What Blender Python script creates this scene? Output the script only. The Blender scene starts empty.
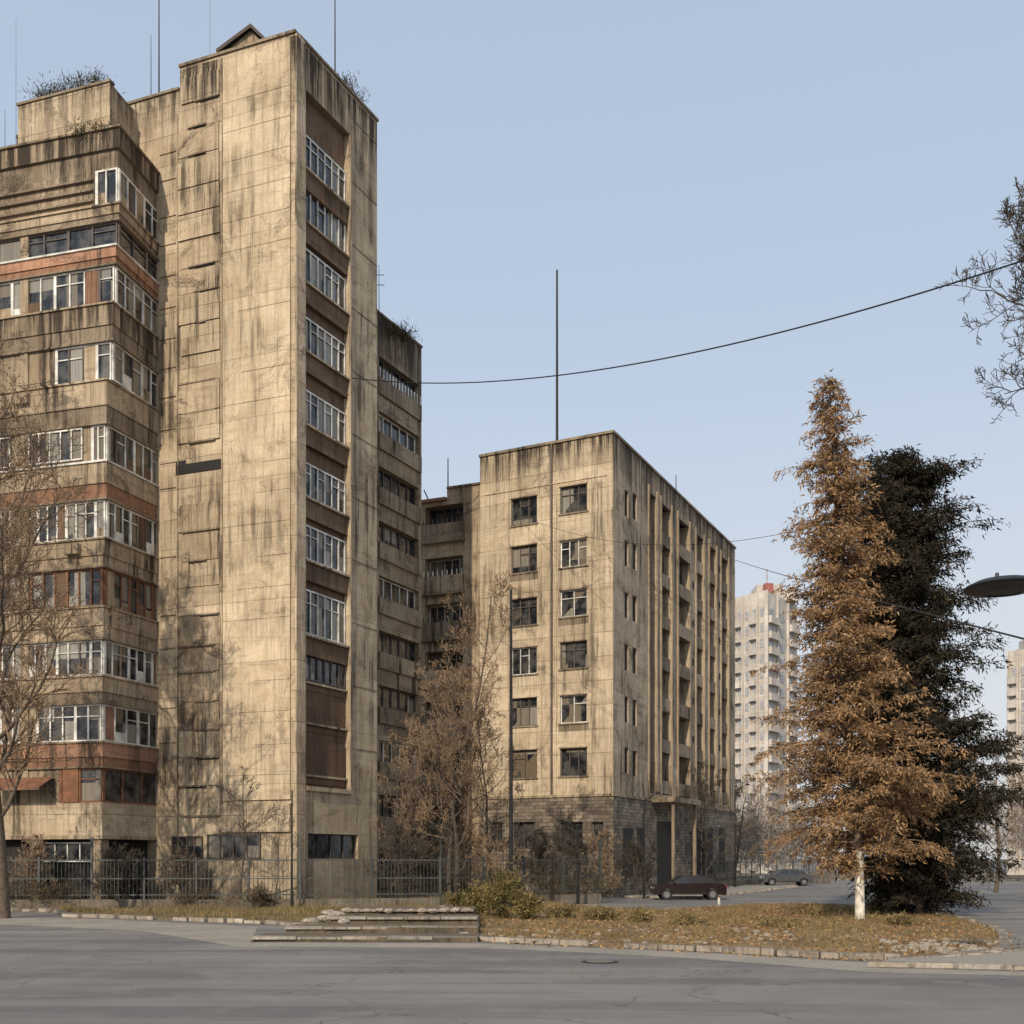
import bpy, math, random, bmesh
import numpy as np
from mathutils import Vector
random.seed(5); np.random.seed(5)
F=1095.0; H=2.4; HY=858.0; K=1.08
def W(px,Y): Y=Y*K; return ((px-512)/F*Y, Y)
def W3(px,py,Y): x,y=W(px,Y); return Vector((x,y,H+(HY-py)/F*y))
def Z(py,Y): return H+(HY-py)/F*Y*K
def G(px,py):
    d=F*H/(py-HY); return ((px-512)/F*d,d)
scene=bpy.context.scene
# ---------------------------------------------------------------- node helper
class NG:
    def __init__(s,name):
        s.m=bpy.data.materials.new(name); s.m.use_nodes=True
        s.t=s.m.node_tree; s.n=s.t.nodes; s.l=s.t.links
        s.b=s.n['Principled BSDF']
    def put(s,sock,v):
        if isinstance(v,bpy.types.NodeSocket): s.l.new(v,sock)
        elif v is not None: sock.default_value=v
    def math(s,op,a,b=None,c=None,clamp=False):
        x=s.n.new('ShaderNodeMath'); x.operation=op; x.use_clamp=clamp
        s.put(x.inputs[0],a)
        if b is not None: s.put(x.inputs[1],b)
        if c is not None: s.put(x.inputs[2],c)
        return x.outputs[0]
    def vec(s,op,a,b):
        x=s.n.new('ShaderNodeVectorMath'); x.operation=op
        s.put(x.inputs[0],a); s.put(x.inputs[1],b)
        return x.outputs['Value'] if op=='DOT_PRODUCT' else x.outputs[0]
    def comb(s,a,b,c=0.0):
        x=s.n.new('ShaderNodeCombineXYZ')
        for i,v in enumerate((a,b,c)): s.put(x.inputs[i],v)
        return x.outputs[0]
    def sep(s,v):
        x=s.n.new('ShaderNodeSeparateXYZ'); s.put(x.inputs[0],v); return x.outputs
    def geo(s): return s.n.new('ShaderNodeNewGeometry').outputs
    def noise(s,v,scale,detail=4,rough=.6,dist=0):
        x=s.n.new('ShaderNodeTexNoise'); s.put(x.inputs['Vector'],v)
        x.inputs['Scale'].default_value=scale; x.inputs['Detail'].default_value=detail
        x.inputs['Roughness'].default_value=rough; x.inputs['Distortion'].default_value=dist
        return x.outputs[0]
    def rng(s,v,a,b,c=0.0,d=1.0):
        x=s.n.new('ShaderNodeMapRange'); x.inputs[1].default_value=a; x.inputs[2].default_value=b
        x.inputs[3].default_value=c; x.inputs[4].default_value=d; s.put(x.inputs[0],v); return x.outputs[0]
    def mix(s,f,a,b,bt='MIX'):
        x=s.n.new('ShaderNodeMix'); x.data_type='RGBA'; x.blend_type=bt
        s.put(x.inputs[0],f)
        for i,v in ((6,a),(7,b)):
            if isinstance(v,(tuple,list)): v=(v[0],v[1],v[2],1)
            s.put(x.inputs[i],v)
        return x.outputs[2]
    def bump(s,h,st=.3,dist=.05):
        x=s.n.new('ShaderNodeBump'); x.inputs['Strength'].default_value=st; x.inputs['Distance'].default_value=dist
        s.put(x.inputs['Height'],h); s.l.new(x.outputs[0],s.b.inputs['Normal'])
    def color(s,c):
        if isinstance(c,(tuple,list)): c=(c[0],c[1],c[2],1)
        s.put(s.b.inputs['Base Color'],c)
    def uvw(s):
        g=s.geo(); pos=g['Position']
        cr=s.vec('CROSS_PRODUCT',g['True Normal'],(0,0,1))
        u=s.vec('DOT_PRODUCT',cr,pos); z=s.sep(pos)[2]
        return u,z,pos
def concrete(name,base,stain=.5,pw=3.0,ph=1.45,joint=.5,dark=(.05,.038,.028),grime_z=None,rough=.9,tone=.2,splash=True):
    g=NG(name); u,z,pos=g.uvw(); uv=g.comb(u,z)
    big=g.noise(uv,.20,4,.6,.3); med=g.noise(uv,1.0,5,.68,.5); fine=g.noise(uv,11,4,.75)
    st=g.noise(g.comb(g.math('MULTIPLY',u,2.1),g.math('MULTIPLY',z,.10)),1.0,6,.74)
    st2=g.noise(g.comb(g.math('MULTIPLY',u,6.5),g.math('MULTIPLY',z,.38),3.3),1.0,4,.7)
    fb=g.noise(g.comb(g.math('MULTIPLY',u,.35),g.math('MULTIPLY',z,4.5)),1.0,4,.7)
    b=np.array(base); sc=min(stain,1)
    c=g.mix(g.rng(big,.38,.60),tuple(b*.86),tuple(np.minimum(b*1.16,1)))
    c=g.mix(g.rng(med,.44,.62,0,.65),c,tuple(b*np.array([.76,.70,.64])))
    c=g.mix(g.math('MULTIPLY',g.rng(st2,.50,.62,0,.35+.35*sc),g.rng(med,.62,.42,.25,1)),c,tuple(b*np.array([.42,.37,.33])))
    c=g.mix(g.rng(fine,.46,.70,0,.45),c,tuple(b*.42))
    c=g.mix(g.rng(fb,.54,.66,0,.45),c,tuple(b*.48))
    m=g.math('MULTIPLY',g.rng(st,.50,.585),g.rng(big,.58,.42))
    c=g.mix(g.math('MULTIPLY',m,min(1,stain*1.15),clamp=True),c,dark)
    pt=g.math('MULTIPLY',g.rng(g.noise(uv,.5,6,.78,.9),.54,.61),g.rng(fine,.38,.58,.2,1))
    c=g.mix(g.math('MULTIPLY',pt,min(1,stain*1.0),clamp=True),c,tuple(np.array(dark)*1.7))
    if grime_z:
        for (zt,hh) in grime_z:
            gz=g.rng(z,zt-hh,zt,0,1.4); gz2=g.math('MULTIPLY',gz,g.rng(st,.40,.56))
            gz2=g.math('MULTIPLY',gz2,g.math('LESS_THAN',z,zt+.4))
            c=g.mix(g.math('MULTIPLY',gz2,.9,clamp=True),c,dark)
    if splash: c=g.mix(g.math('MULTIPLY',g.rng(z,3.0,0,0,.7),g.rng(st,.35,.55,.4,1),clamp=True),c,tuple(b*.35))
    if joint>0:
        br=g.n.new('ShaderNodeTexBrick'); g.l.new(uv,br.inputs['Vector']); br.offset=.0
        br.inputs['Scale'].default_value=1; br.inputs['Brick Width'].default_value=pw; br.inputs['Row Height'].default_value=ph
        br.inputs['Mortar Size'].default_value=.024; br.inputs['Mortar Smooth'].default_value=.5
        lo=1-tone; br.inputs['Color1'].default_value=(lo,lo*.98,lo*.96,1); br.inputs['Color2'].default_value=(1.05,1.05,1.05,1); br.inputs['Mortar'].default_value=(1,1,1,1)
        c=g.mix(1,c,br.outputs[0],'MULTIPLY')
        j=g.math('MULTIPLY',br.outputs[1],g.math('MULTIPLY',g.rng(med,.35,.55,.3,1),joint))
        c=g.mix(j,c,tuple(b*.22))
        hgt=g.math('SUBTRACT',g.math('ADD',g.math('MULTIPLY',fine,.6),med),g.math('MULTIPLY',br.outputs[1],.6))
    else: hgt=g.math('ADD',g.math('MULTIPLY',fine,.6),med)
    g.color(c); g.b.inputs['Roughness'].default_value=rough; g.b.inputs['Specular IOR Level'].default_value=.25; g.bump(hgt,.5,.05)
    return g.m
def simple(name,c,rough=.7,metal=0,var=.3,scale=3,bump=0):
    g=NG(name); p=g.geo()['Position']; n=g.noise(p,scale,4,.65); c=np.array(c)
    g.color(g.mix(g.rng(n,.35,.65),tuple(c*(1-var)),tuple(np.minimum(c*(1+var),1))))
    g.b.inputs['Roughness'].default_value=rough; g.b.inputs['Metallic'].default_value=metal
    if bump: g.bump(g.noise(p,scale*8,3),bump,.02)
    return g.m
def glazing(name,pc=.35,cw=.62,ch=3.0,cur=(.38,.36,.31)):
    g=NG(name); u,z,pos=g.uvw()
    cell=g.comb(g.math('FLOOR',g.math('DIVIDE',u,cw)),g.math('FLOOR',g.math('DIVIDE',z,ch)))
    w=g.n.new('ShaderNodeTexWhiteNoise'); w.noise_dimensions='2D'; g.l.new(cell,w.inputs['Vector'])
    f=g.rng(w.outputs['Value'],1-pc-.02,1-pc)
    fold=g.noise(g.comb(g.math('MULTIPLY',u,14),g.math('MULTIPLY',z,.3)),1,2)
    cc=g.mix(g.rng(fold,.3,.7),tuple(np.array(cur)*.5),cur)
    cc=g.mix(g.rng(w.outputs['Value'],1-pc,1,0.0,.85),cc,(.12,.085,.05))
    d=g.mix(g.rng(g.noise(pos,1.6,4),.42,.60),(.010,.012,.016),(.075,.072,.068))
    g.color(g.mix(f,d,cc)); g.b.inputs['Roughness'].default_value=.12
    g.b.inputs['Specular IOR Level'].default_value=.6
    g.bump(g.noise(pos,1.5,2),.08,.05)
    return g.m
def foliage(name,a,b,c=None,sc=.6):
    g=NG(name); ge=g.geo(); r=ge['Random Per Island']
    n=g.noise(ge['Position'],sc,3,.6)
    col=g.mix(g.rng(n,.38,.62),a,b)
    if c: col=g.mix(g.rng(r,.6,1,0,.8),col,c)
    col=g.mix(g.rng(r,0,.5,.6,0),col,tuple(np.array(a)*.35))
    g.color(col); g.b.inputs['Roughness'].default_value=.85; g.b.inputs['Specular IOR Level'].default_value=.15
    return g.m
# materials
M_con=concrete('tower_concrete',(.56,.455,.32),.72,3.1,1.5,.8,grime_z=[(Z(60,50),3.4)],tone=.22)
M_conside=concrete('tower_concrete_side',(.56,.455,.32),.7,2.6,3.0,.5,grime_z=[(Z(60,50),4)])
M_con_s=concrete('smooth_render_panel',(.615,.50,.35),.50,9,3.0,.5,tone=.10)
M_bay=concrete('stained_balcony_concrete',(.46,.365,.255),1.0,2.4,8,.5,tone=.25)
M_bayd=concrete('heavily_stained_concrete',(.31,.25,.18),1.4,2.4,8,.4,tone=.3)
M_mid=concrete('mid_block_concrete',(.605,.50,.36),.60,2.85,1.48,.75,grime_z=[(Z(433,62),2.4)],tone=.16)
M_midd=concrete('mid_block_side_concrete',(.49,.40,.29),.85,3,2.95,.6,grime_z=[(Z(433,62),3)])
M_salmon=concrete('salmon_panel',(.46,.26,.17),.7,2.4,8,.2)
M_salmond=concrete('brown_orange_panel',(.33,.18,.115),.8,2.4,8,.3)
M_brown=concrete('brown_panel',(.20,.13,.085),.6,1.1,3,.3)
M_dk=simple('dark_interior',(.018,.016,.015),.9)
M_glass=glazing('window_glazing',.42); M_glass2=glazing('window_glazing_dark',.22,1.2)
M_white=simple('white_window_frame',(.62,.60,.55),.5,0,.4,1.2)
M_dframe=simple('dark_window_frame',(.09,.07,.06),.6)
M_metal=simple('dark_metal',(.03,.03,.03),.5,.6)
M_roof=simple('roofing_felt',(.09,.085,.08),.9)
M_rust=simple('rusty_sheet',(.19,.085,.045),.8,.1)
def brickmat(name,c1,c2,mo,w=.5,h=.22):
    g=NG(name); u,z,pos=g.uvw(); uv=g.comb(u,z)
    br=g.n.new('ShaderNodeTexBrick'); g.l.new(uv,br.inputs['Vector'])
    br.inputs['Scale'].default_value=1; br.inputs['Brick Width'].default_value=w; br.inputs['Row Height'].default_value=h
    br.inputs['Mortar Size'].default_value=.018
    br.inputs['Color1'].default_value=(*c1,1); br.inputs['Color2'].default_value=(*c2,1); br.inputs['Mortar'].default_value=(*mo,1)
    c=g.mix(g.rng(g.noise(uv,.8,6,.75),.42,.62,0,.85),br.outputs[0],tuple(np.array(mo)*.6))
    g.color(c); g.b.inputs['Roughness'].default_value=.9; g.bump(br.outputs[1],-.4,.02); return g.m
M_plinth=brickmat('plinth_stone_blocks',(.15,.12,.09),(.33,.26,.195),(.075,.062,.05))
# ---------------------------------------------------------------- geometry helpers
def addmesh(name,verts,faces,mat,parent=None,smooth=False):
    me=bpy.data.meshes.new(name); me.from_pydata([tuple(v) for v in verts],[],faces); me.materials.append(mat)
    if smooth:
        me.polygons.foreach_set('use_smooth',[True]*len(me.polygons))
    o=bpy.data.objects.new(name,me); scene.collection.objects.link(o)
    if parent: o.parent=parent
    return o
class Bd:
    def __init__(s,name): s.name=name; s.p={}
    def q(s,part,mat,pts):
        d=s.p.setdefault((part,mat.name),([],[],mat)); n=len(d[0]); d[0].extend(pts); d[1].append(tuple(range(n,n+len(pts))))
    def prism(s,part,mat,poly,z0,z1,cap=True,skip=(),capmat=None):
        n=len(poly)
        for i in range(n):
            if i in skip: continue
            a=poly[i]; b=poly[(i+1)%n]
            s.q(part,mat,[(a[0],a[1],z0),(b[0],b[1],z0),(b[0],b[1],z1),(a[0],a[1],z1)])
        if cap:
            s.q(part if not capmat else part+'_top',capmat or mat,[(p[0],p[1],z1) for p in poly])
            if not capmat: s.q(part,mat,[(p[0],p[1],z0) for p in reversed(poly)])
    def wbox(s,part,mat,f,u0,u1,z0,z1,d0,d1):
        c=[f.pt(u,z,d) for z in (z0,z1) for (u,d) in ((u0,d0),(u1,d0),(u1,d1),(u0,d1))]
        for a in ((0,1,2,3),(4,5,6,7),(0,1,5,4),(1,2,6,5),(2,3,7,6),(3,0,4,7)):
            s.q(part,mat,[c[i] for i in a])
    def box(s,part,mat,c,sz):
        x,y,z=c; a,b,h=[v/2 for v in sz]
        s.prism(part,mat,[(x-a,y-b),(x+a,y-b),(x+a,y+b),(x-a,y+b)],z-h,z+h)
    def tube(s,part,mat,p0,p1,r0,r1=None,n=8):
        r1=r0 if r1 is None else r1
        p0=Vector(p0);p1=Vector(p1);d=(p1-p0).normalized(); a=d.orthogonal().normalized(); b=d.cross(a)
        A=[p0+(a*math.cos(t)+b*math.sin(t))*r0 for t in [2*math.pi*i/n for i in range(n)]]
        Bq=[p1+(a*math.cos(t)+b*math.sin(t))*r1 for t in [2*math.pi*i/n for i in range(n)]]
        for i in range(n):
            j=(i+1)%n; s.q(part,mat,[A[i],A[j],Bq[j],Bq[i]])
        s.q(part,mat,A); s.q(part,mat,Bq)
    def wall(s,part,mat,f,u0,u1,z0,z1,ops,depth=.25,rmat=None,face=True):
        us=sorted({u0,u1,*[min(max(x,u0),u1) for o in ops for x in o[:2]]})
        zs=sorted({z0,z1,*[min(max(x,z0),z1) for o in ops for x in o[2:4]]})
        for i in range(len(us)-1):
            for j in range(len(zs)-1):
                cu=(us[i]+us[i+1])/2; cz=(zs[j]+zs[j+1])/2
                if any(o[0]<cu<o[1] and o[2]<cz<o[3] for o in ops): continue
                s.q(part,mat,[f.pt(us[i],zs[j],0),f.pt(us[i+1],zs[j],0),f.pt(us[i+1],zs[j+1],0),f.pt(us[i],zs[j+1],0)])
        for o in ops:
            a,b,c,d=o[:4]; m=rmat or mat; P=f.pt
            for (x,y) in (((a,c),(b,c)),((b,c),(b,d)),((b,d),(a,d)),((a,d),(a,c))):
                s.q(part+('_reveals' if rmat else ''),m,[P(x[0],x[1],0),P(y[0],y[1],0),P(y[0],y[1],-depth),P(x[0],x[1],-depth)])
    def window(s,f,u0,u1,z0,z1,d,nm,glass,fm,fw=.07,sill=None,trans=None):
        j=[random.uniform(-.012,.012) for _ in range(4)]
        s.q('glazing_'+glass.name,glass,[f.pt(u0,z0,d+j[0]),f.pt(u1,z0,d+j[1]),f.pt(u1,z1,d+j[2]),f.pt(u0,z1,d+j[3])])
        e=d+.02; g=d+.08; pn='frames_'+fm.name
        s.wbox(pn,fm,f,u0,u1,z0,z0+fw,e,g); s.wbox(pn,fm,f,u0,u1,z1-fw,z1,e,g)
        for i in range(nm+2):
            w=fw if i in (0,nm+1) else fw*.8
            c=u0+(u1-u0)*i/(nm+1)
            c=min(max(c,u0+w/2),u1-w/2)
            s.wbox(pn,fm,f,c-w/2,c+w/2,z0+fw,z1-fw,e,g-.004)
        if trans:
            zt=z0+(z1-z0)*trans
            for i in range(nm+1):
                if random.random()<.6:
                    a=u0+(u1-u0)*i/(nm+1)+fw*.5; b=u0+(u1-u0)*(i+1)/(nm+1)-fw*.5
                    s.wbox(pn,fm,f,a,b,zt-.025,zt+.025,e,g-.01)
        if sill: s.wbox('sills',sill,f,u0-.1,u1+.1,z0-.09,z0-.003,-.2,.08)
    def done(s):
        e=bpy.data.objects.new(s.name,None); scene.collection.objects.link(e)
        for k,(v,fc,m) in s.p.items(): addmesh(k[0],v,fc,m,e)
        return e
class Fr:
    def __init__(s,P,Q):
        s.P=Vector((P[0],P[1])); s.Q=Vector((Q[0],Q[1])); s.L=(s.Q-s.P).length; s.u=(s.Q-s.P).normalized()
        n=Vector((s.u.y,-s.u.x)); 
        if n.dot(-s.P)<0: n=-n
        s.n=n
    def pt(s,u,z,d): p=s.P+s.u*u+s.n*d; return (p.x,p.y,z)
    def pix(s,px,py=858):
        r=(px-512)/F; t=(r*s.P.y-s.P.x)/(s.u.x-r*s.u.y); y=s.P.y+s.u.y*t
        return t, H+(HY-py)/F*y
    def U(s,px): return s.pix(px)[0]
    def z(s,px,py): return s.pix(px,py)[1]
def add2(a,b,k=1): return (a[0]+b[0]*k,a[1]+b[1]*k)
def sub2(a,b): return (a[0]-b[0],a[1]-b[1])
# ================================================================= TOWER
T=Bd('concrete_apartment_tower')
C=W(295,49); R=W(377,54.9); A=W(180,51.17); zT=Z(33,49)
dl=(-.9367,.35); A2=add2(C,dl,16*K); back=sub2(R,C); zA=Z(90,51.17)
FF=Fr(C,A2); FRt=Fr(C,R); UA=FF.U(180)
ops=[]
for a,b,y0,y1 in ((207,262,833,860),(172,204,835,860)):
    u1,u0=FF.U(a),FF.U(b); ops.append((u0,u1,FF.z((a+b)/2,y1),FF.z((a+b)/2,y0)))
oo=(FF.U(221),FF.U(176),FF.z(200,472),FF.z(200,462))
T.wall('walls',M_con,FF,0,UA,0,zT,[],.3,M_dk)
T.wall('walls',M_con,FF,UA,FF.L,0,zA,[],.3)
T.wbox('dark_openings',M_dk,FF,oo[0],oo[1],oo[2],oo[3],-.1,.03)
T.wbox('dark_openings',M_dk,FF,oo[1]-.6,oo[1],oo[3],oo[3]+.2,-.1,.025)
for o in ops:
    T.window(FF,o[0]+.05,o[1]-.05,o[2]+.05,o[3]-.05,.02,3,M_glass2,M_dframe)
Cb=add2(C,back); Ab=add2(A,back); A2b=add2(A2,back)
T.q('walls',M_con,[(*Cb,0),(*Ab,0),(*Ab,zT),(*Cb,zT)])
T.q('walls',M_con,[(*A,zA-.5),(*Ab,zA-.5),(*Ab,zT),(*A,zT)])
T.q('walls',M_con,[(*Ab,0),(*A2b,0),(*A2b,zA),(*Ab,zA)]); T.q('walls',M_con,[(*A2,0),(*A2b,0),(*A2b,zA),(*A2,zA)])
T.q('roof',M_roof,[(*C,zT-.6),(*Cb,zT-.6),(*Ab,zT-.6),(*A,zT-.6)])
T.q('roof',M_roof,[(*A,zA-.6),(*Ab,zA-.6),(*A2b,zA-.6),(*A2,zA-.6)])
T.wbox('coping',M_bayd,FF,-.06,UA+.03,zT,zT+.14,-.3,.09); T.wbox('coping',M_bayd,FRt,.31,FRt.L+.05,zT,zT+.138,-.3,.088)
T.wbox('coping',M_bayd,FF,UA+.04,FF.L,zA,zA+.13,-.3,.08)
ua,ub=FF.U(291),FF.U(224)
T.wbox('render_panel',M_con_s,FF,ua,ub,FF.z(260,800),FF.z(260,48),-.05,.10)
T.wbox('render_panel_lower',M_con,FF,ua-.02,ub+.04,FF.z(260,832),FF.z(260,804),-.05,.16)
y=95
while y<795:
    zz=FF.z(260,y); a=ua-.01; b=ub+.01
    if random.random()<.35: b=ua+(ub-ua)*random.uniform(.4,.8)
    T.wbox('joint_lines',M_bayd,FF,a,b,zz-.014,zz+.014,.04,.106); y+=random.choice([30,31,33,62])
y=75; a0=FF.U(221); L=FF.U(179)-a0
while y<800:
    h=random.choice([26,28,30,31]); z1=FF.z(200,y); z0=FF.z(200,y+h)
    if not (440<y<480):
        T.wbox('facing_slabs',M_con if random.random()<.6 else M_bay,FF,a0+random.uniform(.02,.1),a0+L*random.choice([1,1,1,.93]),z0+.03,z1-.03,-.02,random.uniform(.03,.10))
        st=random.choice([0,0,.1,.3])*L; en=L*random.choice([1,.9,.75,.6])
        if random.random()<.85:
            T.wbox('ledges',M_bayd,FF,a0+st+.05,a0+max(en,st+.5),z0-.04,z0+.04,-.02,random.uniform(.11,.2))
            if random.random()<.5: T.wbox('dark_strips',M_dk,FF,a0+st+.1,a0+max(en,st+.5)*.8,z0-.1,z0-.043,-.02,.105)  # near-black strip right beneath some ledges
    y+=h
for px in (222.5,178):
    u=FF.U(px); T.wbox('vertical_joint',M_bayd,FF,u-.03,u+.03,1,zA-1.2,-.02,.03)
for y in range(120,800,31):
    z0=FF.z(168,y+random.uniform(-4,4)); 
    if random.random()<.7: T.wbox('ledges',M_bay,FF,FF.U(176),FF.U(160),z0-.02,z0+.02,-.02,.05)
# right face
ur0,ur1=FRt.U(306),FRt.U(349.5)
zb=FRt.z(328,788); zt=FRt.z(328,112)
gop=(FRt.U(308),FRt.U(358),FRt.z(330,859),FRt.z(330,834))
T.wall('side_walls',M_conside,FRt,0,FRt.L,0,zT,[(ur0,ur1,zb,zt),gop],.35)
T.wbox('corner_pier',M_con,FRt,.0,FRt.U(304),.0,zT-.02,-.1,.10)
T.q('strip_back',M_brown,[FRt.pt(ur0,zb,-.35),FRt.pt(ur1,zb,-.35),FRt.pt(ur1,zt,-.35),FRt.pt(ur0,zt,-.35)])
T.window(FRt,gop[0],gop[1],gop[2],gop[3],-.25,3,M_glass2,M_dframe)
ys=[167,219,278,345,416,487,548,616,666,706,757]
for i,yc in enumerate(ys):
    h=18 if i!=7 else 23
    z0,z1=FRt.z(328,yc+h),FRt.z(328,yc-h+2)
    if i<9:
        T.window(FRt,ur0+.06,ur1-.06,z0,z1,-.28,5,M_glass if i<8 else M_glass2,M_white if i<8 else M_dframe,.085,trans=.7)
    if i>=8: T.wbox('infill_panels',M_brown,FRt,ur0+.1,ur1-.1,z0-.5,z1-(1.75 if i==8 else .1),-.33,-.2-.03*(i%2))
    T.wbox('strip_ledges',M_bay if i%2 else M_conside,FRt,ur0+.01,ur1-.01,z0-.16,z0-.06,-.34,.04 if i<8 else -.1)
    T.wbox('spandrels',M_brown,FRt,ur0+.02,ur1-.02,z0-1.05,z0-.17,-.34,-.10 if i<8 else -.26)
T.wbox('strip_edge',M_conside,FRt,ur1,ur1+.14,zb,zt,-.02,.07)
T.wbox('strip_edge',M_conside,FRt,ur0-.05,ur1+.15,zb-.22,zb-.003,-.02,.12)
for y in range(130,800,62):
    zz=FRt.z(363,y); T.wbox('side_joints',M_bayd,FRt,ur1+.16,FRt.L-.02,zz-.02,zz+.02,-.02,.025)
yh=51.4*K; g0x=(216-512)/F*yh; g1x=(277-512)/F*yh; gx=(g0x+g1x)/2+.2
T.prism('roof_house',M_bayd,[(g0x+.3,yh+.3),(g1x-.3,yh+.3),(g1x-.3,yh+3.5),(g0x+.3,yh+3.5)],zT-.6,zT+1.2)
M_rd=simple('dark_roof_sheet',(.07,.05,.04),.8)
for e_ in (g0x,g1x):
    T.q('gable_roof',M_rd,[(e_,yh,zT+1.15),(gx,yh,zT+2.45),(gx,yh+3.8,zT+2.45),(e_,yh+3.8,zT+1.15)])
    T.q('gable_roof',M_rd,[(e_,yh,zT+1.15),(gx,yh,zT+2.45),(gx,yh,zT+2.25),(e_,yh,zT+.95)])
T.q('gable_front',M_bay,[(g0x+.3,yh+.25,zT+1.1),(g1x-.3,yh+.25,zT+1.1),(gx,yh+.25,zT+2.3)])
for px,dep,yb,ytp,r in ((159,53,95,-40,.05),(151,53.5,95,35,.03),(335,54,80,-40,.05),(210,53,70,-10,.012),(16,53,140,20,.012),(379,56,330,265,.03),(5,53,150,110,.02)):
    p=W3(px,yb+25,dep); q=W3(px,ytp,dep); T.tube('antennas',M_metal,p,q,r,r*.5,6)
for px,y in ((379,275),(379,285)):
    p=W3(px,y,56); T.tube('antennas',M_metal,p-Vector((.3,0,0)),p+Vector((.3,0,0)),.02,.02,5)
P18=W(18,51.6); P110=W(110,50); P130=W(130,51.6); zB=Z(82,50)
bp=[P18,P110,P130,add2(P130,back),add2(P18,back)]
T.prism('upper_left_block',M_con,bp,Z(200,50),zB,True,(),M_roof)
Fb=Fr(P18,P110); T.wbox('coping',M_bayd,Fb,-.05,Fb.L+.05,zB,zB+.12,-.3,.07)
# ---- balcony bay
L0=W(-90,51.3); 
def baypoly(o,cpx,bpx=159):
    Cc=W(cpx,48.4); Bk=W(bpx,51.9)
    f1=Fr(L0,Cc); f2=Fr(Cc,Bk)
    p=Vector(L0)+f1.n*o; q=Vector(Cc)+f2.n*o
    M=f1.u; N=f2.u; det=M.x*(-N.y)+N.x*M.y
    rhs=q-p; t=(rhs.x*(-N.y)+N.x*rhs.y)/det
    c=p+M*t; b=q+N*(f2.L+.3)
    return [tuple(p),tuple(c),tuple(b),tuple(b+Vector((-.5,3))),tuple(p+Vector((0,5)))],f1,f2
zbt=Z(130,48.4)
rows=[(168,204,118),(222,246,118),(266,303,115),(342,380,112),(425,461,106),(500,538,106),(568,606,104),(640,675,103),(704,741,102),(768,802,102)]
cz=lambda y: Z(y,48.4)
M_bayg=concrete('rain_stained_parapet',(.42,.335,.235),1.2,2.4,8,.4,grime_z=[(zbt,3.6),(cz(303),3.0),(cz(461),2.0)])
prev=zbt
pcol=[M_bayg,M_bayg,M_salmon,M_bayg,M_bay,M_bay,M_bay,M_bay,M_bay,M_salmon]
bcol=[None,M_bayd,M_salmond,M_bayd,M_bayd,M_salmond,M_bay,M_bay,M_bayd,M_salmond]
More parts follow.
